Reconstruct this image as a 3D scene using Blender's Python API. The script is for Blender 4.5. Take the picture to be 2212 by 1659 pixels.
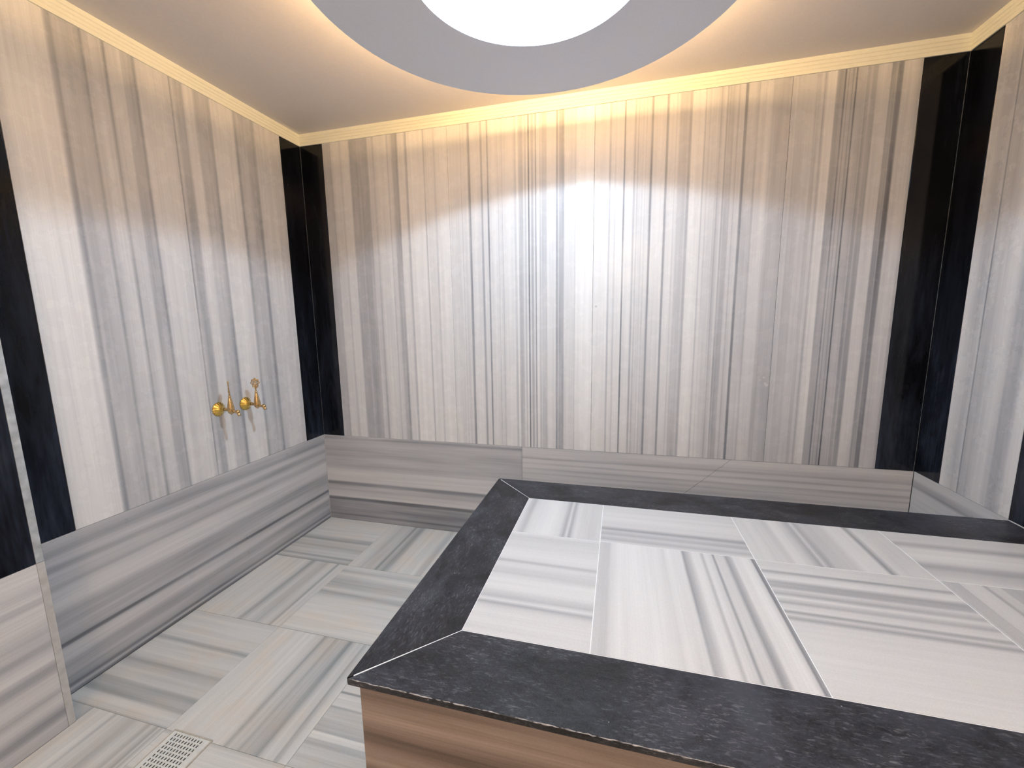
# Turkish bath room with striped marble walls, heated marble slab and ring ceiling light
import bpy, bmesh, math, random
from mathutils import Vector, Matrix

for o in list(bpy.data.objects):
    bpy.data.objects.remove(o)
SC = bpy.context.scene
COL = SC.collection

# ---------------------------------------------------------------- camera
cam_d = bpy.data.cameras.new('camera')
cam = bpy.data.objects.new('camera', cam_d)
COL.objects.link(cam)
R_ = Vector((0.968107252781264, 0.25008356898691053, -0.015051765181628813))
U_ = Vector((-0.02301719982462967, 0.1486052250494168, 0.9886286945058014))
F_ = Vector((-0.24947656327708778, 0.9567521599718399, -0.14962201965176067))
cam.matrix_world = Matrix(((R_.x, U_.x, -F_.x, 1.82177), (R_.y, U_.y, -F_.y, -2.19011), (R_.z, U_.z, -F_.z, 1.2612), (0, 0, 0, 1)))
cam_d.sensor_width = 36.0
cam_d.lens = 894.357 * 36.0 / 2212.0
cam_d.clip_start = 0.02
SC.camera = cam

# ---------------------------------------------------------------- light and exposure
SC.view_settings.view_transform = 'Standard'
SC.view_settings.look = 'None'
SC.view_settings.gamma = 1.0
SC.view_settings.exposure = 0.2
SC.view_settings.use_curve_mapping = False
w = bpy.data.worlds.new('world')
SC.world = w
w.use_nodes = True
w.node_tree.nodes['Background'].inputs[0].default_value = (0.5, 0.45, 0.4, 1)
w.node_tree.nodes['Background'].inputs[1].default_value = 0.02

LAMP = (1.564, -0.958, 2.347)
def lamp(name, kind, loc, power, col, size, label=None):
    d = bpy.data.lights.new(name, kind)
    d.energy = power
    d.color = col
    if kind == 'AREA':
        d.shape = 'DISK'; d.size = size
    else:
        d.shadow_soft_size = size
    o = bpy.data.objects.new(name, d)
    o.location = loc
    COL.objects.link(o)
    return o
lamp('recessed_spotlight', 'AREA', LAMP, 15.5, (0.63, 0.81, 1.0), 0.07)
lamp('recessed_bulb', 'POINT', LAMP, 17.0, (0.63, 0.81, 1.0), 0.035)
lamp('anteroom_lamp', 'POINT', (1.9, -3.5, 2.0), 42.0, (1.0, 0.74, 0.52), 0.16)
LED_STRENGTH = 150.0

# ---------------------------------------------------------------- dimensions (metres)
W = 3.12609; H = 0.5625; HC = 2.27758; HT = 2.33809
BX = 1.30899; BB = -0.48027; BF = -1.5706; RIM = 0.17693
YF = -4.2          # far end of the anteroom, behind the camera
JX, JY = 0.142, -1.42

# ---------------------------------------------------------------- mesh helpers
def link(name, bm, mat=None, parent=None, smooth=False, **props):
    me = bpy.data.meshes.new(name)
    bmesh.ops.recalc_face_normals(bm, faces=bm.faces[:])
    bm.to_mesh(me); bm.free()
    if mat: me.materials.append(mat)
    if smooth:
        for f in me.polygons: f.use_smooth = True
    o = bpy.data.objects.new(name, me)
    COL.objects.link(o)
    if parent is not None:
        o.parent = parent
        o.matrix_parent_inverse = parent.matrix_basis.inverted()
    for k, v in props.items(): o[k] = v
    return o

def bm_box(lo, hi, bev=0.0, bm=None):
    bm = bm or bmesh.new()
    r = bmesh.ops.create_cube(bm, size=1.0)
    for v in r['verts']:
        v.co = Vector([lo[i] + (v.co[i] + 0.5) * (hi[i] - lo[i]) for i in range(3)])
    if bev > 0:
        es = list({e for v in r['verts'] for e in v.link_edges})
        bmesh.ops.bevel(bm, geom=es, offset=bev, segments=1, affect='EDGES')
    return bm

def bm_prism(poly, z0, z1, bev=0.0, bm=None):
    bm = bm or bmesh.new()
    a = [bm.verts.new((x, y, z0)) for x, y in poly]
    b = [bm.verts.new((x, y, z1)) for x, y in poly]
    n = len(poly)
    bm.faces.new(a[::-1]); bm.faces.new(b)
    for i in range(n):
        bm.faces.new((a[i], a[(i + 1) % n], b[(i + 1) % n], b[i]))
    if bev > 0:
        bmesh.ops.bevel(bm, geom=bm.edges[:], offset=bev, segments=1, affect='EDGES')
    return bm

def bm_lathe(prof, seg=48, bm=None, flute=0, depth=0.0):
    """prof: list of (radius, height) about z"""
    bm = bm or bmesh.new()
    rings = []
    for r, z in prof:
        ring = []
        for k in range(seg):
            a = 2 * math.pi * k / seg
            rr = r * (1 + depth * math.cos(flute * a)) if flute else r
            ring.append(bm.verts.new((rr * math.cos(a), rr * math.sin(a), z)))
        rings.append(ring)
    for i in range(len(rings) - 1):
        for k in range(seg):
            bm.faces.new((rings[i][k], rings[i][(k + 1) % seg], rings[i + 1][(k + 1) % seg], rings[i + 1][k]))
    return bm

def bm_tube(pts, radii, seg=8, bm=None, closed=False):
    bm = bm or bmesh.new()
    pts = [Vector(q) for q in pts]
    n = len(pts)
    if not isinstance(radii, (list, tuple)): radii = [radii] * n
    rings = []
    up = Vector((0.123, 0.41, 0.9)).normalized()
    for i, q in enumerate(pts):
        if closed: t = pts[(i + 1) % n] - pts[i - 1]
        else: t = pts[min(i + 1, n - 1)] - pts[max(i - 1, 0)]
        t.normalize()
        s = t.cross(up)
        if s.length < 1e-4: s = t.cross(Vector((1, 0, 0)))
        s.normalize(); u = s.cross(t)
        rings.append([bm.verts.new(q + (s * math.cos(2 * math.pi * k / seg) + u * math.sin(2 * math.pi * k / seg)) * radii[i]) for k in range(seg)])
    m = n if closed else n - 1
    for i in range(m):
        A, B = rings[i], rings[(i + 1) % n]
        for k in range(seg):
            bm.faces.new((A[k], A[(k + 1) % seg], B[(k + 1) % seg], B[k]))
    if not closed:
        bm.faces.new(rings[0][::-1]); bm.faces.new(rings[-1])
    return bm

def empty(name, loc, rz=0.0, **props):
    o = bpy.data.objects.new(name, None)
    o.location = loc; o.rotation_euler = (0, 0, rz)
    o.empty_display_size = 0.05
    COL.objects.link(o)
    for k, v in props.items(): o[k] = v
    bpy.context.view_layer.update()
    return o

# ---------------------------------------------------------------- materials
class NT:
    def __init__(s, name):
        s.m = bpy.data.materials.new(name); s.m.use_nodes = True
        s.t = s.m.node_tree; s.b = s.t.nodes['Principled BSDF']
        s.tc = s.t.nodes.new('ShaderNodeTexCoord')
        s.sep = s.t.nodes.new('ShaderNodeSeparateXYZ')
        s.t.links.new(s.tc.outputs['Object'], s.sep.inputs[0])
    def L(s, a, b): s.t.links.new(a, b)
    def put(s, sock, v):
        if isinstance(v, bpy.types.NodeSocket): s.L(v, sock)
        else: sock.default_value = v
    def math(s, op, a, b=None, c=None, clamp=False):
        n = s.t.nodes.new('ShaderNodeMath'); n.operation = op; n.use_clamp = clamp
        s.put(n.inputs[0], a)
        if b is not None: s.put(n.inputs[1], b)
        if c is not None: s.put(n.inputs[2], c)
        return n.outputs[0]
    def vec(s, x, y, z):
        n = s.t.nodes.new('ShaderNodeCombineXYZ')
        for i, v in enumerate((x, y, z)): s.put(n.inputs[i], v)
        return n.outputs[0]
    def noise(s, v, scale=1.0, detail=2.0, rough=0.5, dist=0.0):
        n = s.t.nodes.new('ShaderNodeTexNoise'); n.noise_dimensions = '3D'
        s.L(v, n.inputs['Vector'])
        n.inputs['Scale'].default_value = scale; n.inputs['Detail'].default_value = detail
        n.inputs['Roughness'].default_value = rough; n.inputs['Distortion'].default_value = dist
        return n.outputs['Fac']
    def remap(s, v, a, b, c, d, clamp=True):
        n = s.t.nodes.new('ShaderNodeMapRange'); n.clamp = clamp
        s.put(n.inputs[0], v)
        for i, q in enumerate((a, b, c, d)): n.inputs[i + 1].default_value = q
        return n.outputs[0]
    def mix(s, f, a, b, mode='MIX'):
        n = s.t.nodes.new('ShaderNodeMix'); n.data_type = 'RGBA'; n.blend_type = mode
        s.put(n.inputs[0], f)
        s.put(n.inputs[6], a if isinstance(a, bpy.types.NodeSocket) else (*a, 1))
        s.put(n.inputs[7], b if isinstance(b, bpy.types.NodeSocket) else (*b, 1))
        return n.outputs[2]
    def bump(s, h, strength, dist=0.001):
        n = s.t.nodes.new('ShaderNodeBump'); n.inputs['Strength'].default_value = strength
        n.inputs['Distance'].default_value = dist
        s.L(h, n.inputs['Height']); s.L(n.outputs[0], s.b.inputs['Normal'])

def plain(name, col, rough=0.6, metal=0.0, grain=0.0, gscale=200, emis=0.0):
    k = NT(name)
    if grain:
        n = k.noise(k.tc.outputs['Object'], gscale, 3)
        f = k.remap(n, 0.3, 0.7, 1 - grain, 1 + grain)
        k.L(k.mix(1.0, col, k.vec(f, f, f), 'MULTIPLY'), k.b.inputs['Base Color'])
    else:
        k.b.inputs['Base Color'].default_value = (*col, 1)
    k.b.inputs['Roughness'].default_value = rough
    k.b.inputs['Metallic'].default_value = metal
    if emis:
        k.b.inputs['Emission Color'].default_value = (*col, 1)
        k.b.inputs['Emission Strength'].default_value = emis
    return k.m

def striped(name, u, v, u0, u1, stops, rough=0.3, light=(1.0, 0.99, 0.985), dark=(0.90, 0.94, 1.04),
            gain=0.84, wob=0.0022, fine=0.058, stain=0.0, seed=0.0, crack=None, ref=0.85, power=1.6, soft=0.25, con=0.86, rvar=0.08):
    """Marble whose veins run along axis v; stops = (position on axis u, lightness)."""
    k = NT(name)
    U = k.sep.outputs[u]; V = k.sep.outputs[v]
    ax = 3 - u - v
    lo, hi = min(u0, u1), max(u0, u1)
    wv = k.noise(k.vec(k.math('MULTIPLY', U, 9.0), k.math('MULTIPLY', V, 1.1), seed), 1.0, 3.0, 0.5)
    wv2 = k.noise(k.vec(k.math('MULTIPLY', U, 60.0), k.math('MULTIPLY', V, 14.0), seed + 3.1), 1.0, 2.0, 0.5)
    Uw = k.math('ADD', U, k.math('MULTIPLY', k.math('SUBTRACT', wv, 0.5), wob))
    Uw = k.math('ADD', Uw, k.math('MULTIPLY', k.math('SUBTRACT', wv2, 0.5), wob * 0.3))
    f = k.remap(Uw, lo, hi, 0.0, 1.0)
    fc = k.t.nodes.new('ShaderNodeFloatCurve')
    cv = fc.mapping.curves[0]
    pts = sorted((min(1, max(0, (a - lo) / (hi - lo))), b) for a, b in stops)
    out = []
    for a, b in pts:
        if out and a - out[-1][0] < 0.0015: continue
        out.append((a, b))
    if out[0][0] > 0: out.insert(0, (0.0, out[0][1]))
    else: out[0] = (0.0, out[0][1])
    if out[-1][0] < 1: out.append((1.0, out[-1][1]))
    cv.points[0].location = out[0]; cv.points[1].location = out[-1]
    for a, b in out[1:-1]: cv.points.new(a, b)
    for q in cv.points: q.handle_type = 'VECTOR'
    fc.mapping.update()
    k.L(f, fc.inputs['Value'])
    Lm = fc.outputs[0]
    # veins fade in and out along their length
    fade = k.noise(k.vec(k.math('MULTIPLY', U, 22.0), k.math('MULTIPLY', V, 1.6), seed + 7.0), 1.0, 2.0, 0.5)
    fade = k.remap(fade, 0.3, 0.7, 1.0 - soft, 1.0 + soft)
    Lm = k.math('SUBTRACT', 0.80, k.math('MULTIPLY', k.math('SUBTRACT', 0.80, Lm), k.math('MULTIPLY', fade, con)))
    # thin streaks and crystalline grain
    s1 = k.noise(k.vec(k.math('MULTIPLY', U, 240.0), k.math('MULTIPLY', V, 3.0), seed + 11.0), 1.0, 2.0, 0.6)
    s2 = k.noise(k.vec(k.math('MULTIPLY', U, 45.0), k.math('MULTIPLY', V, 0.9), seed + 17.0), 1.0, 2.0, 0.5)
    g = k.noise(k.tc.outputs['Object'], 380.0, 2.0, 0.6)
    d = k.math('ADD', k.math('MULTIPLY', k.math('SUBTRACT', s1, 0.5), fine * 1.6), k.math('MULTIPLY', k.math('SUBTRACT', s2, 0.5), fine * 2.4))
    d = k.math('ADD', d, k.math('MULTIPLY', k.math('SUBTRACT', g, 0.5), 0.10))
    Lm = k.math('ADD', Lm, d)
    if crack:
        (x1, z1), (x2, z2) = crack
        nx, nz = -(z2 - z1), x2 - x1
        ln = math.hypot(nx, nz); nx /= ln; nz /= ln
        wob2 = k.math('MULTIPLY', k.math('SUBTRACT', k.noise(k.tc.outputs['Object'], 40, 2), 0.5), 0.012)
        dist = k.math('ABSOLUTE', k.math('ADD', k.math('ADD', k.math('MULTIPLY', k.sep.outputs[0], nx), k.math('MULTIPLY', k.sep.outputs[2], nz)), k.math('SUBTRACT', wob2, nx * x1 + nz * z1)))
        Lm = k.math('SUBTRACT', Lm, k.remap(dist, 0.0, 0.0022, 0.22, 0.0))
    Lm = k.math('DIVIDE', k.math('MAXIMUM', Lm, 0.05), ref)
    A = k.math('MULTIPLY', k.math('POWER', Lm, power), gain)
    tint = k.mix(k.remap(Lm, 0.5, 0.95, 0.0, 1.0), dark, light)
    if stain:
        sn = k.noise(k.vec(k.math('MULTIPLY', U, 9.0), k.math('MULTIPLY', V, 5.0), seed + 23.0), 1.0, 3.0, 0.6)
        tint = k.mix(k.remap(sn, 0.45, 0.72, 0.0, stain), tint, (1.04, 0.93, 0.80))
    k.L(k.mix(1.0, tint, k.vec(A, A, A), 'MULTIPLY'), k.b.inputs['Base Color'])
    rn = k.noise(k.tc.outputs['Object'], 14.0, 4.0, 0.6)
    k.L(k.remap(rn, 0.3, 0.7, rough - rvar * 0.4, rough + rvar), k.b.inputs['Roughness'])
    k.b.inputs['Specular IOR Level'].default_value = 0.35
    k.bump(g, 0.08, 0.0006)
    return k.m

def rand_stops(seed, u0, u1, base=0.74, lo=0.5, n=None):
    r = random.Random(seed); a, b = min(u0, u1), max(u0, u1)
    o = []; x = a
    while x < b:
        w_ = r.uniform(0.012, 0.07)
        q = r.random()
        if q < 0.45: v = base + r.uniform(-0.03, 0.06)
        elif q < 0.75: v = base - r.uniform(0.05, 0.12)
        else:
            w_ = r.uniform(0.003, 0.01); v = lo + r.uniform(-0.06, 0.1)
        o += [(x + 0.002, v), (min(b, x + w_), v + r.uniform(-0.02, 0.02))]
        x += w_ + 0.002
    return o

def black_stone(name, v, rough=(0.08, 0.22), smear=0.5, base=(0.0035, 0.0038, 0.0055), hi=(0.022, 0.027, 0.042), seed=0.0):
    k = NT(name)
    S = [14.0, 14.0, 14.0]; S[v] = 2.2
    vv = k.vec(*[k.math('MULTIPLY', k.sep.outputs[i], S[i]) for i in range(3)])
    off = k.t.nodes.new('ShaderNodeVectorMath'); off.operation = 'ADD'
    k.L(vv, off.inputs[0]); off.inputs[1].default_value = (seed, seed * 0.7, seed * 1.3)
    a = k.noise(off.outputs[0], 1.0, 6.0, 0.65, 0.4)
    S2 = [90.0, 90.0, 90.0]; S2[v] = 9.0
    b = k.noise(k.vec(*[k.math('MULTIPLY', k.sep.outputs[i], S2[i]) for i in range(3)]), 1.0, 3.0, 0.6)
    f = k.remap(k.math('MULTIPLY', a, k.math('ADD', b, 0.5)), 0.42, 0.85, 0.0, smear)
    # bluish reflection of the lit floor painted into the colour, mostly low down
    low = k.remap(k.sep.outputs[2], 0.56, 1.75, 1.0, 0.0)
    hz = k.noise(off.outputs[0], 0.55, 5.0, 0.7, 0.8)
    floor_sheen = k.math('MULTIPLY', k.math('MULTIPLY', k.remap(hz, 0.38, 0.66, 0.0, 1.0), k.math('POWER', low, 1.3)), k.remap(b, 0.3, 0.7, 0.5, 1.1))
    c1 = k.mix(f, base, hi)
    k.L(k.mix(k.math('MULTIPLY', floor_sheen, 0.75), c1, (0.050, 0.062, 0.095)), k.b.inputs['Base Color'])
    k.L(k.remap(a, 0.35, 0.7, rough[0], rough[1]), k.b.inputs['Roughness'])
    k.b.inputs['Specular IOR Level'].default_value = 0.28
    k.bump(b, 0.05, 0.0006)
    return k.m

def rim_stone(name, v, seed=0.0):
    """honed near-black marble with grey clouds, scratches and pale specks"""
    k = NT(name)
    co = k.tc.outputs['Object']
    S = [1.0, 1.0, 1.0]; S[v] = 0.6
    base = k.vec(*[k.math('MULTIPLY', k.sep.outputs[i], S[i]) for i in range(3)])
    a = k.noise(base, 7.0, 6.0, 0.7, 0.8)
    b = k.noise(base, 60.0, 6.0, 0.75, 1.6)
    c = k.noise(co, 320.0, 3.0, 0.6)
    m = k.math('ADD', k.math('MULTIPLY', a, 0.5), k.math('ADD', k.math('MULTIPLY', b, 0.35), k.math('MULTIPLY', c, 0.25)))
    col = k.mix(k.remap(m, 0.46, 0.68, 0.0, 1.0), (0.004, 0.0045, 0.006), (0.044, 0.047, 0.060))
    vo = k.t.nodes.new('ShaderNodeTexVoronoi'); vo.inputs['Scale'].default_value = 46.0
    k.L(co, vo.inputs['Vector'])
    sp = k.remap(vo.outputs['Distance'], 0.035, 0.075, 1.0, 0.0)
    pick = k.remap(k.noise(co, 31.0, 1.0), 0.56, 0.60, 0.0, 1.0)
    col = k.mix(k.math('MULTIPLY', k.math('MULTIPLY', sp, pick), 0.8), col, (0.42, 0.43, 0.45))
    sc = k.noise(k.vec(*[k.math('MULTIPLY', k.sep.outputs[q], 55.0 if q == v else 210.0) for q in range(3)]), 1.0, 4.0, 0.7, 0.8)
    scr = k.math('MULTIPLY', k.remap(sc, 0.53, 0.70, 0.0, 0.9), k.remap(a, 0.44, 0.66, 0.1, 1.0))
    cl = k.noise(base, 3.6, 5.0, 0.72, 0.5)
    col = k.mix(k.remap(cl, 0.48, 0.68, 0.0, 0.75), col, (0.066, 0.074, 0.098))
    col = k.mix(scr, col, (0.20, 0.205, 0.225))
    k.L(col, k.b.inputs['Base Color'])
    k.L(k.remap(b, 0.3, 0.7, 0.36, 0.6), k.b.inputs['Roughness'])
    k.b.inputs['Specular IOR Level'].default_value = 0.3
    k.bump(m, 0.25, 0.0008)
    return k.m

GROUT = plain('pale_grout', (0.60, 0.60, 0.60), 0.8, grain=0.15)
GROUT_D = plain('grey_grout', (0.16, 0.16, 0.16), 0.9, grain=0.2)
PAINT = plain('ceiling_paint', (0.78, 0.745, 0.735), 0.9, grain=0.02, gscale=120)
CORNICE = plain('cornice_paint', (0.86, 0.86, 0.74), 0.7, grain=0.015, gscale=90)
RINGP = plain('ring_grey_paint', (0.86, 0.89, 0.97), 0.8, grain=0.015, gscale=120)
WHITE = plain('white_paint', (0.75, 0.82, 0.82), 0.7)
GLOW = plain('opal_dome', (0.83, 0.83, 0.83), 1.0, emis=0.88)
GLOW.node_tree.nodes['Principled BSDF'].inputs['Base Color'].default_value = (0.02, 0.02, 0.02, 1)
LED = plain('warm_strip_light', (1.0, 0.63, 0.28), 1.0, emis=LED_STRENGTH)
GROUT_W = plain('white_grout', (0.86, 0.87, 0.88), 0.8)
JOINT = plain('dark_joint', (0.13, 0.14, 0.16), 0.6, grain=0.5, gscale=60)
EDGE = plain('polished_marble_edge', (0.42, 0.46, 0.49), 0.3, grain=0.25, gscale=35)
EDGE2 = plain('pale_marble_edge', (0.50, 0.495, 0.49), 0.4, grain=0.12, gscale=40)
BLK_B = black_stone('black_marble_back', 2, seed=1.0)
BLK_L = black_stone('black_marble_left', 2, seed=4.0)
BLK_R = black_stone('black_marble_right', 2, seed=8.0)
BLK_J = black_stone('black_marble_jamb', 2, seed=12.0, smear=0.9)

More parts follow.
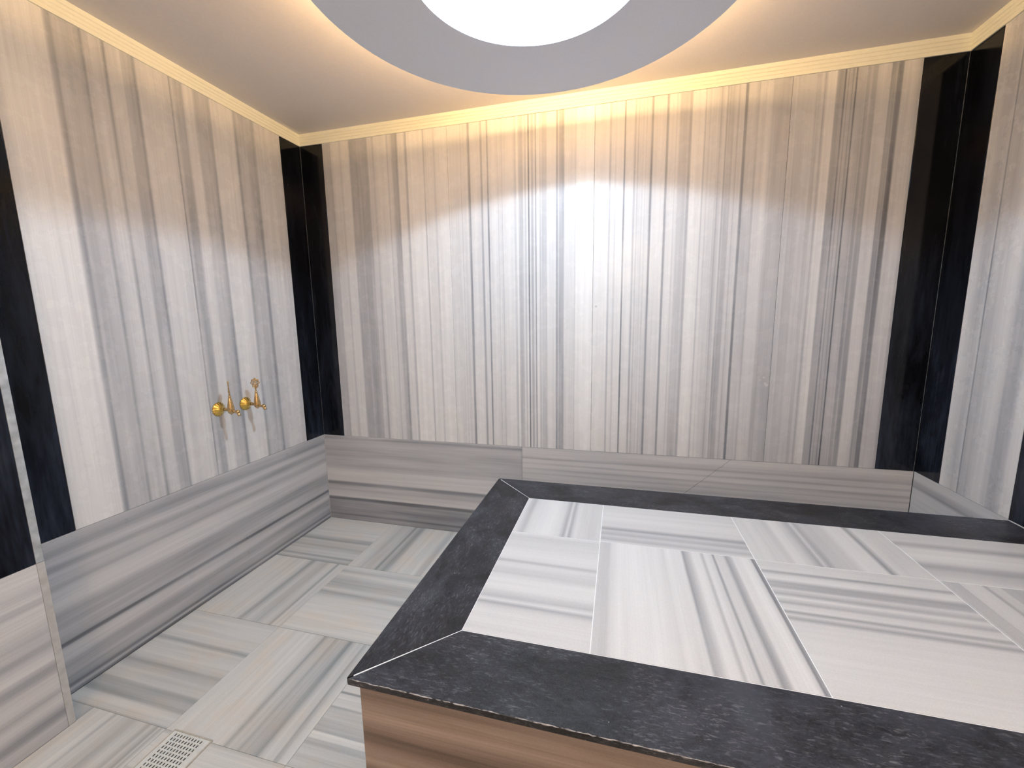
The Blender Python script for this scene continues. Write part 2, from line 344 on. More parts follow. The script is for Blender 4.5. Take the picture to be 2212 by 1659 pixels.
# vein positions (metres along the surface, lightness)
S = {
'b1':[(0.1571,0.6),(0.2017,0.61),(0.2085,0.74),(0.2537,0.74),(0.2626,0.66),(0.2716,0.73),(0.2806,0.76),(0.3184,0.75),(0.3273,0.56),(0.3735,0.57),(0.3788,0.63),(0.3845,0.56),(0.4367,0.55),(0.4441,0.73),(0.4605,0.72),(0.4734,0.58),(0.4828,0.72),(0.4948,0.76),(0.5565,0.76),(0.5611,0.62),(0.5662,0.75),(0.5839,0.73),(0.5931,0.6),(0.6132,0.58),(0.6174,0.5),(0.6236,0.66),(0.6299,0.8),(0.663,0.8),(0.6692,0.62),(0.6754,0.6),(0.6816,0.82),(0.7083,0.84),(0.7714,0.83),(0.7782,0.6),(0.7831,0.8),(0.8296,0.8),(0.8376,0.7),(0.8475,0.82),(0.9088,0.82)],
'b1j':[(0.9158,0.35)],
'b2':[(0.9499,0.78),(0.9616,0.74),(0.9849,0.77),(0.9888,0.64),(0.9935,0.77),(1.0082,0.72),(1.0236,0.77),(1.0274,0.55),(1.0359,0.42),(1.042,0.76),(1.0657,0.79),(1.0942,0.77),(1.0991,0.55),(1.1044,0.56),(1.1105,0.77),(1.1308,0.79),(1.1346,0.42),(1.1383,0.45),(1.1421,0.75),(1.1638,0.78),(1.1861,0.76),(1.1906,0.68),(1.1954,0.77),(1.2091,0.77),(1.2128,0.66),(1.2165,0.77),(1.2452,0.8),(1.2744,0.79),(1.2817,0.68),(1.2871,0.7),(1.2908,0.83),(1.2969,0.82),(1.3006,0.64),(1.3107,0.62),(1.3215,0.65),(1.3258,0.78),(1.3305,0.78),(1.3338,0.64),(1.3395,0.67),(1.3445,0.82),(1.3488,0.8),(1.3517,0.3),(1.3549,0.3),(1.3592,0.78),(1.3638,0.8),(1.3674,0.58),(1.376,0.6),(1.3802,0.78),(1.3866,0.76),(1.3888,0.48),(1.3916,0.5),(1.3952,0.82),(1.4072,0.82),(1.4125,0.64),(1.4185,0.78),(1.4241,0.66),(1.4452,0.65),(1.4501,0.8),(1.493,0.79),(1.4972,0.5),(1.5024,0.5),(1.5065,0.78),(1.5113,0.56),(1.5327,0.55),(1.5382,0.78),(1.5857,0.78),(1.5907,0.69),(1.5975,0.86),(1.638,0.88),(1.678,0.87)],
'b2j':[(1.683,0.4)],
'b3':[(1.7422,0.82),(1.7527,0.82),(1.756,0.6),(1.7593,0.62),(1.7632,0.8),(1.7782,0.8),(1.7847,0.7),(1.7912,0.8),(1.8204,0.82),(1.8236,0.35),(1.8265,0.35),(1.83,0.78),(1.8653,0.78),(1.8701,0.58),(1.8739,0.6),(1.8781,0.76),(1.8831,0.74),(1.886,0.58),(1.8901,0.75),(1.906,0.76),(1.9085,0.66),(1.9129,0.76),(1.9186,0.75),(1.9224,0.64),(1.9271,0.74),(1.9412,0.72),(1.945,0.42),(1.95,0.42),(1.9544,0.76),(1.9818,0.78),(2.0081,0.77),(2.0112,0.5),(2.0173,0.5),(2.022,0.79),(2.0495,0.79),(2.0541,0.68),(2.0587,0.78),(2.0648,0.76),(2.0693,0.66),(2.1011,0.66),(2.1042,0.73),(2.1087,0.6),(2.1168,0.59),(2.121,0.82),(2.1431,0.84),(2.1705,0.81),(2.1735,0.65),(2.177,0.66),(2.1806,0.78),(2.1895,0.77),(2.1936,0.69),(2.1995,0.76),(2.2259,0.73),(2.2317,0.66),(2.2364,0.7),(2.2393,0.58),(2.2449,0.68),(2.2608,0.76),(2.2632,0.52),(2.2666,0.54),(2.2695,0.7),(2.273,0.57),(2.2811,0.6),(2.292,0.6),(2.2969,0.73),(2.307,0.7),(2.3104,0.58),(2.3144,0.7),(2.3333,0.72),(2.3361,0.38),(2.3441,0.36),(2.348,0.66)],
'b3r':[(2.3497,0.68),(2.3808,0.69),(2.3892,0.6),(2.3949,0.72),(2.4122,0.72)],
'b4':[(2.4263,0.74),(2.443,0.7),(2.4463,0.62),(2.4513,0.66),(2.4596,0.6),(2.4651,0.63),(2.5077,0.61)],
'b4j':[(2.5159,0.4)],
'b5':[(2.5206,0.66),(2.5363,0.69),(2.5404,0.6),(2.5472,0.64),(2.5742,0.65),(2.5795,0.69),(2.6063,0.68),(2.6103,0.62),(2.6222,0.63),(2.6275,0.7),(2.6342,0.68),(2.6381,0.57),(2.6447,0.68),(2.6492,0.78),(2.677,0.79),(2.6815,0.55),(2.7062,0.56),(2.7088,0.34),(2.7114,0.35),(2.714,0.6),(2.7192,0.6),(2.7218,0.47),(2.7249,0.6),(2.7347,0.58),(2.7373,0.46),(2.7411,0.58),(2.7465,0.56),(2.7483,0.24),(2.7506,0.25),(2.7537,0.6),(2.7808,0.61),(2.7844,0.67),(2.7884,0.52),(2.796,0.53),(2.8011,0.62),(2.8087,0.52),(2.8213,0.51),(2.8263,0.71),(2.8489,0.73),(2.8689,0.71),(2.8718,0.5),(2.8862,0.5),(2.8897,0.57),(2.8936,0.37),(2.9074,0.36),(2.9133,0.68),(2.9378,0.72),(2.9621,0.69),(2.9658,0.62),(2.9718,0.6)],
'L':[(-1.2585,0.76),(-1.238,0.82),(-1.159,0.83),(-1.1226,0.78),(-1.1128,0.55),(-1.103,0.45),(-1.0956,0.6),(-1.0325,0.62),(-1.0227,0.5),(-1.0144,0.66),(-0.9665,0.68),(-0.9551,0.48),(-0.9467,0.66),(-0.9097,0.7),(-0.9003,0.58),(-0.8674,0.56),(-0.8597,0.44),(-0.8505,0.7),(-0.7943,0.74),(-0.7399,0.7),(-0.7296,0.48),(-0.7195,0.66),(-0.7057,0.55),(-0.6817,0.54),(-0.6692,0.74),(-0.6356,0.75),(-0.6221,0.62),(-0.5782,0.62),(-0.5595,0.48),(-0.5483,0.74),(-0.4942,0.78),(-0.4422,0.74),(-0.4297,0.5),(-0.415,0.64),(-0.3485,0.6),(-0.3279,0.4),(-0.3119,0.7),(-0.2311,0.74),(-0.1612,0.7)],
'R':[(-0.1659,0.8),(-0.1842,0.74),(-0.2102,0.62),(-0.2282,0.66),(-0.2404,0.7),(-0.2448,0.42),(-0.2503,0.66),(-0.2802,0.62),(-0.3131,0.7),(-0.3452,0.76),(-0.37,0.68),(-0.3821,0.58),(-0.4195,0.58),(-0.437,0.74),(-0.4752,0.76)],
't10':[(1.4828,0.8),(1.4957,0.82),(1.5165,0.62),(1.5283,0.78),(1.5493,0.84),(1.6074,0.86),(1.6398,0.8),(1.6562,0.64),(1.6659,0.8),(1.6755,0.62),(1.6884,0.8),(1.7544,0.76),(1.7762,0.8)],
't11':[(-0.9363,0.8),(-0.9722,0.76),(-0.9977,0.8),(-1.0603,0.85),(-1.0859,0.8),(-1.0967,0.64),(-1.1107,0.8),(-1.1572,0.74),(-1.1878,0.86),(-1.2232,0.84),(-1.2614,0.7),(-1.2746,0.84),(-1.285,0.58),(-1.2977,0.76),(-1.3216,0.82),(-1.3742,0.82)],
't20':[(-0.7046,0.78),(-0.7642,0.82),(-0.8195,0.78),(-0.839,0.6),(-0.8537,0.74),(-0.874,0.62),(-0.8885,0.76),(-0.9076,0.64),(-0.9235,0.8)],
't21':[(1.7787,0.76),(1.8052,0.72),(1.814,0.82),(1.8356,0.87),(1.9198,0.88),(1.9644,0.82),(1.9763,0.87),(2.0137,0.82),(2.0202,0.55),(2.0349,0.74),(2.0464,0.85),(2.0652,0.84),(2.0735,0.68),(2.0802,0.85),(2.0988,0.8),(2.1043,0.58),(2.1097,0.8),(2.1315,0.8),(2.1404,0.55),(2.1528,0.7),(2.16,0.86),(2.1949,0.87),(2.2059,0.8),(2.21,0.5),(2.2151,0.6)],
't30':[(2.2372,0.8),(2.2639,0.8),(2.3166,0.74),(2.3361,0.86),(2.3683,0.76),(2.3903,0.62),(2.4001,0.8),(2.4121,0.6),(2.4309,0.74),(2.4804,0.76),(2.5042,0.86),(2.547,0.84),(2.5589,0.55),(2.5767,0.84),(2.5885,0.8),(2.659,0.8)],
't31':[(-0.9611,0.8),(-0.974,0.82),(-0.983,0.6),(-0.9959,0.8),(-1.0158,0.84),(-1.033,0.64),(-1.053,0.64),(-1.0637,0.8),(-1.0846,0.66),(-1.0975,0.84),(-1.1189,0.64),(-1.127,0.8),(-1.145,0.82),(-1.1541,0.6),(-1.1652,0.82),(-1.1772,0.6),(-1.1897,0.82),(-1.2924,0.86),(-1.3881,0.85)],
't40':[(-0.6943,0.8),(-0.7155,0.8),(-0.7387,0.6),(-0.7624,0.84),(-0.8218,0.86),(-0.8618,0.64),(-0.8847,0.7),(-0.9267,0.8)],
'f00':[(0.0042,0.72),(-0.2091,0.72),(-0.2502,0.45),(-0.2673,0.68),(-0.3271,0.58),(-0.3742,0.68),(-0.3996,0.66),(-0.4146,0.5),(-0.4305,0.66),(-0.4577,0.5),(-0.4812,0.7)],
'f10':[(0.4827,0.7),(0.514,0.68),(0.5638,0.64),(0.6113,0.62),(0.6202,0.42),(0.6381,0.6),(0.6647,0.48),(0.6904,0.62),(0.7246,0.73),(0.8383,0.72),(0.8702,0.6),(0.8875,0.72)],
'f01':[(-0.0205,0.72),(0.059,0.72),(0.1262,0.7),(0.2257,0.7),(0.2478,0.5),(0.2763,0.66),(0.3004,0.62),(0.335,0.58),(0.3653,0.68),(0.3911,0.66),(0.404,0.5),(0.416,0.7),(0.4562,0.7)],
'f11':[(-0.4818,0.7),(-0.5012,0.55),(-0.525,0.72),(-0.5685,0.6),(-0.619,0.58),(-0.6417,0.68),(-0.6655,0.5),(-0.6994,0.7),(-0.8397,0.74),(-0.9094,0.7)],
'f02':[(-0.9343,0.7),(-0.9744,0.72),(-1.0556,0.7),(-1.0722,0.5),(-1.0873,0.7),(-1.1574,0.7),(-1.1842,0.52),(-1.2012,0.62),(-1.2227,0.7),(-1.2583,0.66),(-1.2665,0.56),(-1.291,0.56),(-1.3156,0.44),(-1.3265,0.68),(-1.3619,0.7),(-1.3716,0.5)],
'f12':[(0.4978,0.72),(0.6052,0.73),(0.6748,0.7),(0.6884,0.5),(0.7065,0.64),(0.7303,0.64),(0.7423,0.54),(0.7592,0.64),(0.8086,0.48),(0.8258,0.66),(0.8637,0.66),(0.8689,0.5),(0.8946,0.7),(0.9895,0.72)],
'f03':[(0.1215,0.62),(0.1396,0.5),(0.1408,0.7),(0.2315,0.72),(0.2426,0.58),(0.2517,0.7),(0.3022,0.66),(0.3207,0.58),(0.3669,0.7),(0.3899,0.55),(0.4037,0.68),(0.4255,0.5),(0.4348,0.7),(0.4377,0.48),(0.4512,0.7)],
}

# ---------------------------------------------------------------- setting: shell
def shell(name, lo, hi, mat):
    return link(name, bm_box(lo, hi), mat, kind='structure')

TH = 0.012                       # marble cladding thickness
wall_back = shell('wall_back', (-0.25, TH, -0.1), (W + 0.25, 0.25, 2.62), GROUT_D)
wall_left = shell('wall_left', (-0.25, JY, -0.1), (-TH, TH, 2.62), GROUT_D)
wall_right = shell('wall_right', (W + TH, YF, -0.1), (W + 0.25, TH, 2.62), GROUT_D)
wall_entry = shell('wall_entry', (-0.25, YF, -0.1), (JX - TH, JY - TH, 2.62), GROUT_D)
PLASTER = plain('anteroom_plaster', (0.62, 0.55, 0.48), 0.9)
wall_front = shell('wall_front', (-0.25, YF - 0.2, -0.1), (W + 0.25, YF, 2.62), PLASTER)
floor = shell('floor', (-0.25, YF, -0.25), (W + 0.25, 0.25, -TH), GROUT)

# ceiling with the round opening of the lamp
RC = (LAMP[0], LAMP[1]); RI = 0.331; RO = 0.645; ZR = 2.2
def ceiling_mesh():
    bm = bmesh.new()
    x0, x1, y0, y1 = -0.25, W + 0.25, YF - 0.2, 0.25
    angs = [2 * math.pi * k / 96 for k in range(96)]
    angs += [math.atan2(y - RC[1], x - RC[0]) % (2 * math.pi) for x in (x0, x1) for y in (y0, y1)]
    angs = sorted(set(round(a, 6) for a in angs))
    inn, out = [], []
    for a in angs:
        c, s = math.cos(a), math.sin(a)
        t = min([((x1 if c > 0 else x0) - RC[0]) / c if abs(c) > 1e-6 else 1e9, ((y1 if s > 0 else y0) - RC[1]) / s if abs(s) > 1e-6 else 1e9])
        inn.append(bm.verts.new((RC[0] + c * RI, RC[1] + s * RI, HT)))
        out.append(bm.verts.new((RC[0] + c * t, RC[1] + s * t, HT)))
    n = len(angs)
    for i in range(n):
        bm.faces.new((inn[i], inn[(i + 1) % n], out[(i + 1) % n], out[i]))
    return bm
ceiling = link('ceiling', ceiling_mesh(), PAINT, kind='structure')
shell('ceiling_slab', (-0.25, YF - 0.2, 2.62), (W + 0.25, 0.25, 2.7), PAINT)

def piece(name, lo, hi, mat, parent, bev=0.0008, **kw):
    return link(name, bm_box(lo, hi, bev), mat, parent, **kw)

G = 0.0006                        # half a joint
# --- back wall cladding
XJ = [0.15, 0.9158, 1.683, 2.5159, W - 0.15]
back_stops = [S['b1'], S['b2'], S['b3'] + S['b3r'] + S['b4'], S['b5']]
for i in range(4):
    m = striped('veined_marble_back', 0, 2, XJ[i], XJ[i + 1], back_stops[i], seed=float(i) * 5 + 1, rough=0.24)
    piece('panel', (XJ[i] + G, 0.0, H + G), (XJ[i + 1] - G, TH, HC + 0.02), m, wall_back)
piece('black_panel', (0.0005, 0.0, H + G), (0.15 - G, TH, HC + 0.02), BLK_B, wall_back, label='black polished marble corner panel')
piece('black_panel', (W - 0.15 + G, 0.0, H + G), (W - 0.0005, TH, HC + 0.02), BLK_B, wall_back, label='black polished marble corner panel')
for sx in (0.0012, W - 0.0042):
    piece('corner_joint', (sx + 0.0008, -0.0012, H + G), (sx + 0.0022, 0.0004, HC), JOINT, wall_back, bev=0.0004, label='thin pale joint in the corner')
rs = random.Random(3)
for sx, sz, sr in ((2.4899, 0.9799, 0.006), (2.5023, 0.9423, 0.008), (2.496, 0.951, 0.005), (2.475, 0.966, 0.004), (2.3528, 1.1005, 0.004), (1.70, 1.33, 0.006)):
    sb = bmesh.new(); bmesh.ops.create_icosphere(sb, subdivisions=2, radius=sr)
    for v_ in sb.verts: v_.co = Vector((v_.co.x * rs.uniform(0.7, 1.2) + sx, v_.co.y * 0.12, v_.co.z * rs.uniform(0.7, 1.2) + sz))
    link('plaster_splash', sb, GROUT, wall_back, label='small white plaster splash')
# --- left wall
YL = [-1.4142, -1.26423, -0.7296, -0.15]
SL = S['L']
ml1 = striped('veined_marble_left', 1, 2, YL[1], YL[2], [q for q in SL if q[0] < -0.735], seed=31.0, rough=0.24)
ml2 = striped('veined_marble_left', 1, 2, YL[2], YL[3], [q for q in SL if q[0] > -0.735], seed=37.0, rough=0.24)
piece('panel', (-TH, YL[1] + G, H + G), (0, YL[2] - G * 0.3, HC + 0.02), ml1, wall_left)
piece('panel', (-TH, YL[2] + G * 0.3, H + G), (0, YL[3] - G, HC + 0.02), ml2, wall_left)
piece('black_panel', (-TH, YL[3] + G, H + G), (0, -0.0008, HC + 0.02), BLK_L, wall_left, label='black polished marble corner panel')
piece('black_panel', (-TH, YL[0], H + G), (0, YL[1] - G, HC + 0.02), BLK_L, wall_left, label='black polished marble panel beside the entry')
# --- right wall
YR = -0.474
mr1 = striped('veined_marble_right', 1, 2, -0.15, YR, S['R'], seed=43.0, rough=0.24)
piece('panel', (W, YR + G, H + G), (W + TH, -0.15 - G, HC + 0.02), mr1, wall_right)
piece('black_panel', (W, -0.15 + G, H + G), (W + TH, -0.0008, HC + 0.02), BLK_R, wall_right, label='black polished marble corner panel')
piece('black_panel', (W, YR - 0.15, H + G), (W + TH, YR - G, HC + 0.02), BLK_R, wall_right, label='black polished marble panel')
yy = YR - 0.15
for i, y2 in enumerate((-1.35, -2.1, -2.85, -3.5, YF)):
    m = striped('veined_marble_right_far', 1, 2, yy, y2, rand_stops(70 + i, yy, y2), seed=50.0 + i, rough=0.24)
    piece('panel', (W, y2 + G, H + G), (W + TH, yy - G, HC + 0.02), m, wall_right)
    yy = y2
# --- projecting entry wall on the left: pale slab edge, black panel, plinth
piece('slab_edge', (JX - 0.02, JY - 0.0185, H + G), (JX, JY, HC + 0.02), EDGE, wall_entry, label='pale polished edge of the black panel')
piece('plinth_edge', (JX - 0.02, JY - 0.0185, 0), (JX, JY, H - G), EDGE2, wall_entry, label='pale edge of the plinth slab')
piece('panel', (-0.004, JY - 0.012, H + G), (JX - 0.0205, JY, HC + 0.02), EDGE2, wall_entry)
piece('plinth_slab', (-0.004, JY - 0.012, 0), (JX - 0.0205, JY, H - G), EDGE2, wall_entry)
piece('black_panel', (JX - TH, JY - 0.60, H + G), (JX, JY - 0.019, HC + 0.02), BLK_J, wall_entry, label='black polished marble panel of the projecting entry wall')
me_ = striped('veined_marble_entry', 1, 2, JY - 0.6, YF, rand_stops(91, JY - 0.6, YF), seed=61.0)
piece('panel', (JX - TH, YF, H + G), (JX, JY - 0.6 - G, HC + 0.02), me_, wall_entry)

# --- plinths (horizontal veins), parts of the skirting
def vz(L, h=H):                   # list of (fraction from the top, lightness) -> heights
    return [(h * (1 - v), l) for v, l in L]
P_BL = vz([(0, .66), (.015, .5), (.03, .46), (.045, .6), (.10, .62), (.15, .57), (.2, .54), (.25, .62), (.3, .58), (.36, .6), (.40, .72), (.53, .73), (.55, .36), (.57, .4), (.59, .6), (.64, .62), (.67, .7), (.72, .7), (.735, .26), (.755, .28), (.77, .5), (.84, .44), (.92, .47), (.94, .3), (.955, .46), (1, .44)])
P_BR = vz([(0, .7), (.06, .7), (.09, .66), (.11, .56), (.125, .7), (.15, .7), (.165, .58), (.18, .71), (.21, .7), (.22, .6), (.24, .68), (.26, .66), (.27, .58), (.285, .67), (.31, .66), (.33, .6), (.345, .66), (.37, .62), (.385, .42), (.41, .36), (.45, .46), (.47, .4), (.52, .44), (.56, .6), (.7, .55), (1, .5)])
P_L = vz([(0, .6), (.04, .58), (.08, .5), (.1, .48), (.12, .62), (.15, .62), (.18, .5), (.2, .5), (.22, .62), (.27, .6), (.3, .54), (.33, .66), (.37, .69), (.43, .72), (.46, .6), (.48, .48), (.52, .54), (.58, .57), (.63, .58), (.655, .55), (.665, .28), (.68, .3), (.695, .6), (.73, .68), (.76, .68), (.79, .54), (.84, .54), (.87, .6), (.9, .52), (.93, .5), (.945, .34), (.955, .36), (.965, .58), (.975, .56), (.985, .3), (1, .34)])
P_R = vz([(0, .68), (.06, .7), (.1, .52), (.115, .5), (.14, .7), (.3, .7), (.34, .66), (.36, .42), (.38, .4), (.40, .68), (.6, .72), (1, .66)])
P_J = vz([(0, .7), (.08, .7), (.12, .64), (.18, .68), (.2, .54), (.215, .56), (.24, .72), (.28, .66), (.33, .7), (.4, .6), (.43, .66), (.47, .56), (.5, .66), (.56, .72), (.6, .5), (.62, .52), (.66, .7), (.74, .66), (.77, .56), (.8, .68), (.85, .64), (.88, .48), (.91, .46), (.94, .6), (1, .62)])
bb_back = bpy.data.objects.new('baseboard_back', None)
def group_empty(name):
    o = bpy.data.objects.new(name, None); COL.objects.link(o); o['kind'] = 'structure'; return o
bpy.data.objects.remove(bb_back)
bb_back = group_empty('baseboard_back'); bb_left = group_empty('baseboard_left'); bb_right = group_empty('baseboard_right'); bb_entry = group_empty('baseboard_entry')
kw = dict(wob=0.007, fine=0.07, rough=0.3, stain=0.12)
piece('plinth_slab', (0.0008, 0, 0), (1.3020 - G, TH, H - G), striped('plinth_marble_a', 2, 0, 0, H, P_BL, seed=3.0, **kw), bb_back)
piece('corner_joint', (0.0004, -0.0014, 0.001), (0.0022, 0.0004, H - 0.001), GROUT, bb_back, bev=0.0003, label='thin pale joint in the plinth corner')
piece('plinth_slab', (1.3020 + G, 0.0006, 0), (W - 0.001, TH, H - G), striped('plinth_marble_b', 2, 0, 0, H, P_BR, seed=9.0, crack=((2.344, .5373), (2.21, .411)), **kw), bb_back)
piece('plinth_slab', (-TH, JY + 0.006, 0), (0, -0.0008, H - G), striped('plinth_marble_c', 2, 1, 0, H, P_L, seed=15.0, **kw), bb_left)
piece('plinth_slab', (W, YF, 0), (W + TH, -0.0008, H - G), striped('plinth_marble_d', 2, 1, 0, H, P_R, seed=21.0, **kw), bb_right)
piece('plinth_slab', (JX - TH, YF, 0), (JX, JY - 0.019, H - G), striped('plinth_marble_e', 2, 1, 0, H, P_J, seed=27.0, **kw), bb_entry)

# --- floor tiles, laid with the veins turned on every second one
T_ = 0.457
fl_kw = dict(rough=0.38, light=(0.99, 1.0, 0.97), dark=(0.86, 0.96, 1.02), wob=0.006, fine=0.06, stain=0.6, gain=0.86)
special = {(0, 0): S['f00'], (1, 0): S['f10'], (0, 1): S['f01'], (1, 1): S['f11'], (0, 2): S['f02'], (1, 2): S['f12'], (0, 3): S['f03']}
for i in range(7):
    for j in range(10):
        x0, x1 = i * T_, min((i + 1) * T_, W); y1, y0 = -j * T_, max(-(j + 1) * T_, YF)
        if x0 > BX + 0.02 and x1 > BX and y1 < BB - 0.02 and y0 > BF + 0.02: continue     # under the slab
        if i == 0 and j >= 4: x0 = JX
        along_x = (i + j) % 2 == 0
        ua, va = (1, 0) if along_x else (0, 1)
        lo_, hi_ = (y0, y1) if along_x else (x0, x1)
        st = special.get((i, j)) or rand_stops(200 + 13 * i + j, lo_, hi_, base=0.70, lo=0.5)
        m = striped('floor_marble', ua, va, lo_, hi_, st, seed=float(7 * i + 3 * j), **fl_kw)
        g = 0.0005
        if (i, j) == (0, 3):      # notched round the projecting entry wall
            link('tile', bm_prism([(g, y1 - g), (g, JY), (JX + g, JY), (JX + g, y0 + g), (x1 - g, y0 + g), (x1 - g, y1 - g)], -TH, -0.0001), m, floor)
            continue
        piece('tile', (x0 + g, y0 + g, -TH), (x1 - g, y1 - g, -0.0003 * ((i * 3 + j) % 3)), m, floor, bev=0.0006)

# --- cornice along the top of the walls
def cornice(name, a, b, inward):
    """a, b: wall line end points (x, y); inward: unit vector into the room"""
    prof = [(0.0, HC), (0.006, HC), (0.0065, HC + 0.013), (0.0045, HC + 0.0145), (0.0075, HC + 0.017), (0.008, HC + 0.027), (0.006, HC + 0.0285),
            (0.0095, HC + 0.031), (0.010, HC + 0.041), (0.008, HC + 0.0425), (0.012, HC + 0.045), (0.013, HT), (0.0, HT)]
    bm = bmesh.new()
    e = []
    for (px, py), s in ((a, 1), (b, -1)):
        dx, dy = (b[0] - a[0]), (b[1] - a[1]); ln = math.hypot(dx, dy); dx, dy = dx / ln * s, dy / ln * s
        e.append([bm.verts.new((px + inward[0] * d + dx * d, py + inward[1] * d + dy * d, z)) for d, z in prof])
    n = len(prof)
    for k in range(n - 1):
        bm.faces.new((e[0][k], e[0][k + 1], e[1][k + 1], e[1][k]))
    bm.faces.new(e[0]); bm.faces.new(e[1][::-1])
    return link(name, bm, CORNICE, kind='structure')
cornice('trim_1', (0, 0), (W, 0), (0, -1))
cornice('trim_2', (0, JY), (0, 0), (1, 0))
cornice('trim_3', (W, 0), (W, YF), (-1, 0))
cornice('trim_4', (JX, YF), (JX, JY), (1, 0))

# ---------------------------------------------------------------- ring ceiling light
ring = empty('ceiling_light', (RC[0], RC[1], HT), label='round grey ring ceiling light with a glowing white centre and warm backlight', category='ceiling light')
def local(bm, loc):
    bmesh.ops.translate(bm, verts=bm.verts[:], vec=Vector(loc)); return bm
c0 = (RC[0], RC[1], 0)
link('ring_plate', local(bm_lathe([(RI, ZR), (RO - 0.0015, ZR), (RO, ZR + 0.0015), (RO, ZR + 0.033), (RO - 0.002, ZR + 0.035), (RI + 0.03, ZR + 0.035), (RI, ZR + 0.035), (RI, ZR)], 128), c0), RINGP, ring, label='flat grey painted ring')
link('collar', local(bm_lathe([(RI, ZR + 0.0352), (RI, HT + 0.001), (RI + 0.02, HT + 0.001), (RI + 0.02, ZR + 0.0352), (RI, ZR + 0.0352)], 128), c0), WHITE, ring)
link('diffuser', local(bm_lathe([(RI + 0.001, HT + 0.002)] + [((RI + 0.001) * math.cos(t * math.pi / 24), HT + 0.002 + 0.17 * math.sin(t * math.pi / 24)) for t in range(1, 12)] + [(0.002, HT + 0.172)], 96), c0), GLOW, ring, smooth=True, label='glowing white dome')
tor = [(0.540 * math.cos(2 * math.pi * k / 96) + RC[0], 0.540 * math.sin(2 * math.pi * k / 96) + RC[1], ZR + 0.0415) for k in range(96)]
link('light_strip', bm_tube(tor, 0.006, 6, closed=True), LED, ring, label='warm white strip light on top of the ring')

# ---------------------------------------------------------------- heated marble slab (bench)
bench = empty('marble_bench', ((BX + W) / 2, (BB + BF) / 2, 0), label='large heated marble slab with a dark border beside the back wall', category='bench')
ov = 0.017; ZT = H; ZS = H - 0.0145
B0, B1, B2, B3 = BX + ov, W - 0.001, BF + ov, BB - ov
body_kw = dict(rough=0.4, wob=0.03, fine=0.14, con=1.35, light=(1.0, 0.84, 0.77), dark=(1.05, 0.80, 0.68), gain=0.52, stain=0.2)
fs = vz([(0, .62), (.06, .56), (.12, .66), (.18, .64), (.24, .54), (.3, .66), (.36, .68), (.42, .5), (.46, .42), (.5, .6), (.6, .55), (.66, .44), (.72, .6), (.8, .5), (.86, .6), (1, .5)], ZS)
body_m = striped('brown_veined_marble', 2, 0, 0, ZS, fs, seed=77.0, **body_kw)
body_m2 = striped('brown_veined_marble_side', 2, 1, 0, ZS, fs, seed=79.0, **body_kw)
link('core', bm_box((B0 + 0.02, B2 + 0.02, 0.0), (B1, B3 - 0.02, ZS - 0.002)), GROUT_D, bench)
link('front_panel', bm_box((B0, B2, 0.0), (B1, B2 + 0.0195, ZS - 0.0025), 0.0008), body_m, bench, label='brown veined marble front')
link('side_panel', bm_box((B0, B2 + 0.0200, 0.0), (B0 + 0.0195, B3 - 0.0200, ZS - 0.0025), 0.0008), body_m2, bench)
link('back_panel', bm_box((B0, B3 - 0.0195, 0.0), (B1, B3, ZS - 0.0025), 0.0008), body_m, bench)
link('bedding_mortar', bm_box((BX + 0.008, BF + 0.004, ZS - 0.0024), (B1, BB - 0.008, ZS - 0.0002)), GROUT, bench)
link('grout_bed', bm_box((BX + 0.01, BF + 0.01, ZS), (B1, BB - 0.01, ZT - 0.0008)), GROUT_W, bench, label='pale grout between the bench tiles')
# the grout bed sits inside the slabs' joints, so the slabs are thin veneers with full-depth outer edges
gx = 0.0006
r45 = gx * 1.0
mf = rim_stone('honed_dark_marble_front', 0, 1.0); ms = rim_stone('honed_dark_marble_side', 1, 2.0)
xi, yi0, yi1 = BX + RIM, BF + RIM, BB - RIM
link('border_slab', bm_prism([(BX + 0.0012 * 1.7, BF), (W - 0.0015, BF), (W - 0.0015, yi0 - gx * .4), (xi + gx, yi0 - gx * .4)], ZS, ZT, 0.0012), mf, bench, label='dark honed marble border slab along the front')
link('border_slab', bm_prism([(BX, BF + 0.0012 * 1.7), (xi - gx * .4, yi0 + gx), (xi - gx * .4, yi1 - gx), (BX, BB - 0.0012 * 1.7)], ZS, ZT, 0.0010), ms, bench, label='dark honed marble border slab along the left end')
link('border_slab', bm_prism([(BX + 0.0012 * 1.7, BB), (xi + gx, yi1 + gx * .4), (W - 0.0015, yi1 + gx * .4), (W - 0.0015, BB)], ZS, ZT, 0.0010), mf, bench, label='dark honed marble border slab along the back')
TX = [xi, 1.7755, 2.2195, 2.658, W - 0.001]; TY = [yi1, -0.929, yi0]
bk = dict(rough=0.34, rvar=0.01, wob=0.006, fine=0.035, gain=0.66, light=(1.0, 1.0, 1.0), dark=(0.90, 0.94, 1.04), soft=0.3, power=1.9)
tiles = {(0, 0): (0, S['t10']), (0, 1): (1, S['t11']), (1, 0): (1, S['t20']), (1, 1): (0, S['t21']), (2, 0): (0, S['t30']), (2, 1): (1, S['t31']), (3, 0): (1, S['t40']), (3, 1): (0, None)}
for (i, j), (ua, st) in tiles.items():
    x0, x1, y1, y0 = TX[i], TX[i + 1], TY[j], TY[j + 1]
    lo_, hi_ = (x0, x1) if ua == 0 else (y0, y1)
    st = st or rand_stops(303, lo_, hi_, base=0.80, lo=0.66)
    m = striped('pale_bench_marble', ua, 1 - ua, lo_, hi_, st, seed=100.0 + 7 * i + 3 * j, **bk)
    g = 0.0011
    link('tile', bm_box((x0 + g, y0 + g, ZT - 0.012), (x1 - g, y1 - g, ZT), 0.0005), m, bench)
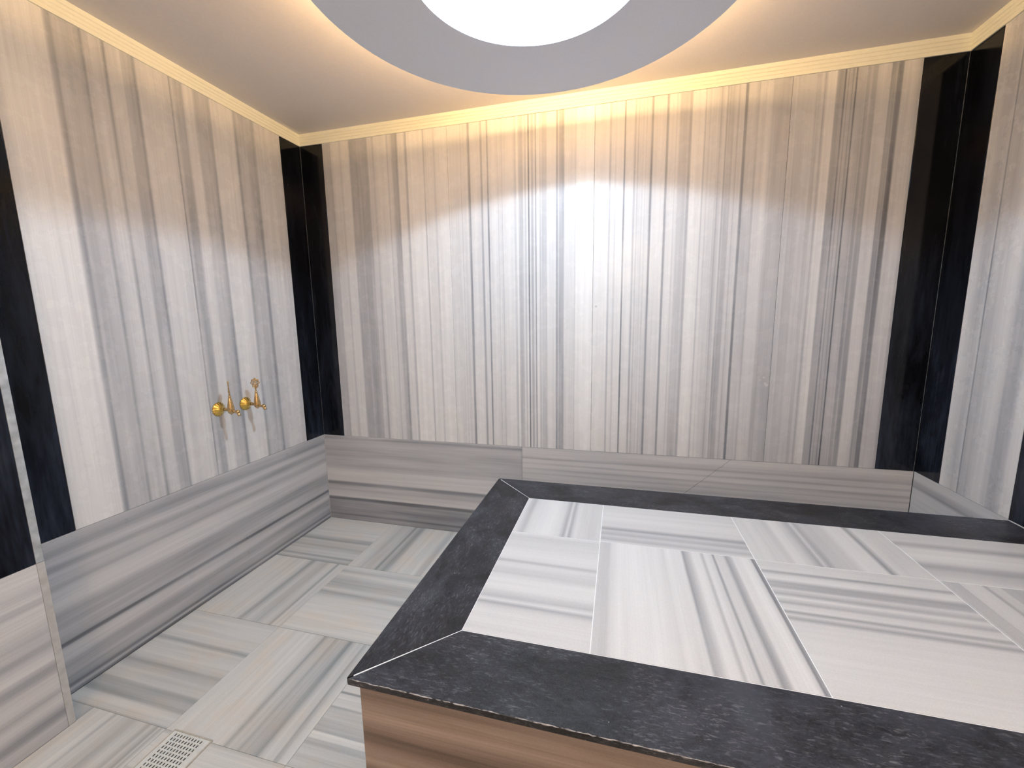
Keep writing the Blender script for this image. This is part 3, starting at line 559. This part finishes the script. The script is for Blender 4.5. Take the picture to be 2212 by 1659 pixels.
# worn, chipped top arris of the front border slab, its highlight painted pale
def arris():
    r = random.Random(5); pts, rad = [], []
    n = 260
    for q in range(n + 1):
        t = q / n
        pts.append((BX + 0.004 + (W - 0.01 - BX) * t, BF + 0.0006 + r.uniform(-0.0004, 0.0006), ZT - 0.0006 + r.uniform(-0.0008, 0.0002)))
        rad.append(0.0011 * r.choice((0.5, 0.8, 1.0, 1.3)))
    return bm_tube(pts, rad, 5)
wk = NT('worn_highlight_marble')
wf = wk.remap(wk.noise(wk.tc.outputs['Object'], 26.0, 4.0, 0.7), 0.40, 0.56, 0.0, 1.0)
wk.L(wk.mix(wf, (0.05, 0.05, 0.055), (0.42, 0.42, 0.43)), wk.b.inputs['Base Color'])
wk.b.inputs['Roughness'].default_value = 0.7
link('worn_edge_highlight', arris(), wk.m, bench, label='chipped upper edge along the front with its highlight painted pale')
# pale joint between the slab and the right wall
link('wall_joint', bm_box((W - 0.004, BF, ZT - 0.001), (W - 0.0003, BB, ZT + 0.0022), 0.0008), GROUT, bench, label='pale silicone joint against the right wall')

# ---------------------------------------------------------------- brass taps on the left wall
def brass(name, col, rough):
    k = NT(name)
    n = k.noise(k.tc.outputs['Object'], 90.0, 4.0, 0.6)
    k.L(k.mix(k.remap(n, 0.35, 0.7, 0.0, 1.0), col, tuple(c * 0.62 for c in col)), k.b.inputs['Base Color'])
    k.b.inputs['Metallic'].default_value = 1.0
    k.L(k.remap(n, 0.3, 0.7, rough, rough + 0.14), k.b.inputs['Roughness'])
    return k.m
BRASS = brass('polished_brass', (0.86, 0.60, 0.16), 0.14)
BRASS2 = brass('antique_brass', (0.74, 0.52, 0.26), 0.22)
def to_x(bm):                      # turn a lathe about z into one about x
    bmesh.ops.rotate(bm, verts=bm.verts[:], cent=(0, 0, 0), matrix=Matrix.Rotation(math.radians(90), 3, 'Y')); return bm
def tap(y, z, ang, label):
    t = empty('brass_tap', (0.0, y, z), label=label, category='tap', group='brass taps on the left wall')
    def part(name, bm, mat, **kw):
        o = link(name, bm, mat, None, smooth=True, **kw); o.parent = t; return o
    # fluted shell-shaped wall rose
    prof = [(0.0, 0.0), (0.0315, 0.0), (0.0330, 0.0015), (0.0310, 0.004), (0.0255, 0.009), (0.0185, 0.0155), (0.0125, 0.023), (0.0090, 0.030), (0.0075, 0.036)]
    bm = bmesh.new(); seg = 96; rings = []
    for q, (r, hgt) in enumerate(prof):
        amp = 0.0 if q in (0,) else 0.055 * (1 - q / 11)
        rings.append([bm.verts.new(((r * (1 + amp * math.cos(16 * 2 * math.pi * k / seg))) * math.cos(2 * math.pi * k / seg), (r * (1 + amp * math.cos(16 * 2 * math.pi * k / seg))) * math.sin(2 * math.pi * k / seg), hgt)) for k in range(seg)])
    for a in range(len(rings) - 1):
        for k in range(seg):
            bm.faces.new((rings[a][k], rings[a][(k + 1) % seg], rings[a + 1][(k + 1) % seg], rings[a + 1][k]))
    bmesh.ops.remove_doubles(bm, verts=bm.verts[:], dist=1e-6)
    part('wall_rose', to_x(bm), BRASS, label='fluted golden wall rose')
    stem_ = bm_lathe([(0.0, 0.030), (0.0062, 0.031), (0.0062, 0.038), (0.0085, 0.040), (0.0085, 0.043), (0.0058, 0.045), (0.0052, 0.052), (0.0075, 0.056), (0.0075, 0.062), (0.0, 0.066)], 20)
    part('inlet_pipe', to_x(stem_), BRASS2)
    body = bm_lathe([(0.0, -0.0235), (0.0022, -0.0225), (0.003, -0.020), (0.007, -0.0185), (0.0115, -0.014), (0.0142, -0.006), (0.0145, 0.002), (0.0135, 0.012), (0.0115, 0.026), (0.0090, 0.042), (0.0066, 0.055),
                     (0.0052, 0.060), (0.0062, 0.062), (0.0062, 0.0645), (0.0040, 0.066), (0.0030, 0.069), (0.0, 0.070)], 28)
    bmesh.ops.translate(body, verts=body.verts[:], vec=(0.074, 0, 0))
    part('valve_body', body, BRASS2, label='tapering bell-shaped brass valve body')
    # spout: short horizontal arm, ball and drooping nozzle
    sp = bm_tube([(0.083, 0, -0.006), (0.092, 0, -0.008), (0.100, 0, -0.008), (0.107, 0, -0.009)], [0.0062, 0.0052, 0.0055, 0.007], 14)
    bl = bmesh.ops.create_uvsphere(sp, u_segments=18, v_segments=12, radius=0.0098)
    bmesh.ops.translate(sp, verts=bl['verts'], vec=(0.112, 0, -0.0085))
    bm_tube([(0.113, 0, -0.012), (0.118, 0, -0.020), (0.120, 0, -0.027)], [0.0072, 0.0068, 0.0075], 14, bm=sp)
    part('spout', sp, BRASS2)
    # filigree key: openwork leaf with curled lobes, in the plane (u, z)
    ux, uy = math.cos(ang), math.sin(ang)
    hb = bmesh.new()
    def P(u_, z_): return (0.074 + ux * u_, uy * u_, z_)
    zc = 0.108
    outline = []
    for k in range(48):
        a = 2 * math.pi * k / 48
        r = 0.0165 * (1 + 0.14 * math.cos(8 * a))
        sx = r * math.sin(a); sz = -r * math.cos(a) * 1.18
        if sz < 0: sx *= 1 - 0.35 * (-sz / 0.0195)
        outline.append(P(sx, zc + sz))
    bm_tube(outline, 0.0026, 6, bm=hb, closed=True)
    for s in (-1, 1):
        bm_tube([P(0, zc - 0.018), P(s * 0.006, zc - 0.008), P(s * 0.010, zc + 0.002), P(s * 0.006, zc + 0.010), P(s * 0.002, zc + 0.005), P(s * 0.005, zc)], 0.0022, 6, bm=hb)
        bm_tube([P(0, zc - 0.026), P(s * 0.005, zc - 0.025), P(s * 0.010, zc - 0.021), P(s * 0.011, zc - 0.016), P(s * 0.0085, zc - 0.016)], 0.0024, 6, bm=hb)
        bm_tube([P(s * 0.014, zc + 0.004), P(s * 0.008, zc + 0.014), P(0, zc + 0.010)], 0.0020, 6, bm=hb)
    bm_tube([P(0, 0.066), P(0, 0.076), P(0, zc - 0.024), P(0, zc - 0.01), P(0, zc + 0.02)], [0.0035, 0.0032, 0.0044, 0.0026, 0.0022], 8, bm=hb)
    tp = bmesh.ops.create_uvsphere(hb, u_segments=10, v_segments=8, radius=0.0042)
    bmesh.ops.translate(hb, verts=tp['verts'], vec=P(0, zc + 0.0215))
    part('key_handle', hb, BRASS2, label='openwork brass key handle')
    return t
va = math.atan2(-2.19 + 0.6, 1.82)
tap(-0.688, 0.873, va, 'brass tap whose thin key handle is seen edge-on, farther from the corner')
tap(-0.542, 0.871, va + math.radians(80), 'brass tap whose leaf-shaped key handle faces the room, nearer the corner')

# ---------------------------------------------------------------- floor drain
drain = empty('floor_drain', (0.57, -1.447, 0), label='small square perforated floor drain near the entry', category='drain')
def drain_plate():
    bm = bmesh.new()
    x0, y0, z = -0.077, -0.075, 0.0030
    nx_, ny_ = 10, 11
    px, py = 0.0112, 0.0126
    xs, ys = [x0], [y0]
    ox, oy = -0.0625, -0.0630
    for k in range(nx_): xs += [ox + k * px, ox + k * px + 0.0048]
    for k in range(ny_): ys += [oy + k * py, oy + k * py + 0.0082]
    xs.append(0.066); ys.append(0.077)
    grid = [[bm.verts.new((x + (y) * 0.0, y, z)) for y in ys] for x in xs]
    for a in range(len(xs) - 1):
        for b in range(len(ys) - 1):
            if a % 2 == 1 and b % 2 == 1: continue
            bm.faces.new((grid[a][b], grid[a + 1][b], grid[a + 1][b + 1], grid[a][b + 1]))
    ext = bmesh.ops.extrude_face_region(bm, geom=bm.faces[:])
    bmesh.ops.translate(bm, verts=[v for v in ext['geom'] if isinstance(v, bmesh.types.BMVert)], vec=(0, 0, -0.0020))
    return bm
DM = plain('drain_white_metal', (0.70, 0.73, 0.71), 0.4, metal=0.0, grain=0.1, gscale=60)
DD = plain('drain_shade_black', (0.003, 0.003, 0.003), 1.0); DD.node_tree.nodes['Principled BSDF'].inputs['Specular IOR Level'].default_value = 0.05
o = link('grate', drain_plate(), DM, None, label='perforated pale metal grate'); o.parent = drain
o = link('drain_shade_sheet', bm_box((-0.0755, -0.0735, 0.0001), (0.0645, 0.0755, 0.0009)), DD, None, label='black sheet under the grate painting the shade of the well'); o.parent = drain  # thin black sheet on the tile stands in for the shaded hollow
fr = bmesh.new()
for lo, hi in (((-0.081, -0.080, 0), (0.070, -0.0755, 0.0034)), ((-0.081, 0.0775, 0), (0.070, 0.082, 0.0034)), ((-0.081, -0.0755, 0), (-0.0775, 0.0775, 0.0034)), ((0.0665, -0.0755, 0), (0.070, 0.0775, 0.0034))):
    bm_box(lo, hi, 0.0004, fr)
o = link('rim_frame', fr, plain('drain_frame_beige', (0.50, 0.47, 0.40), 0.5, grain=0.15), None); o.parent = drain
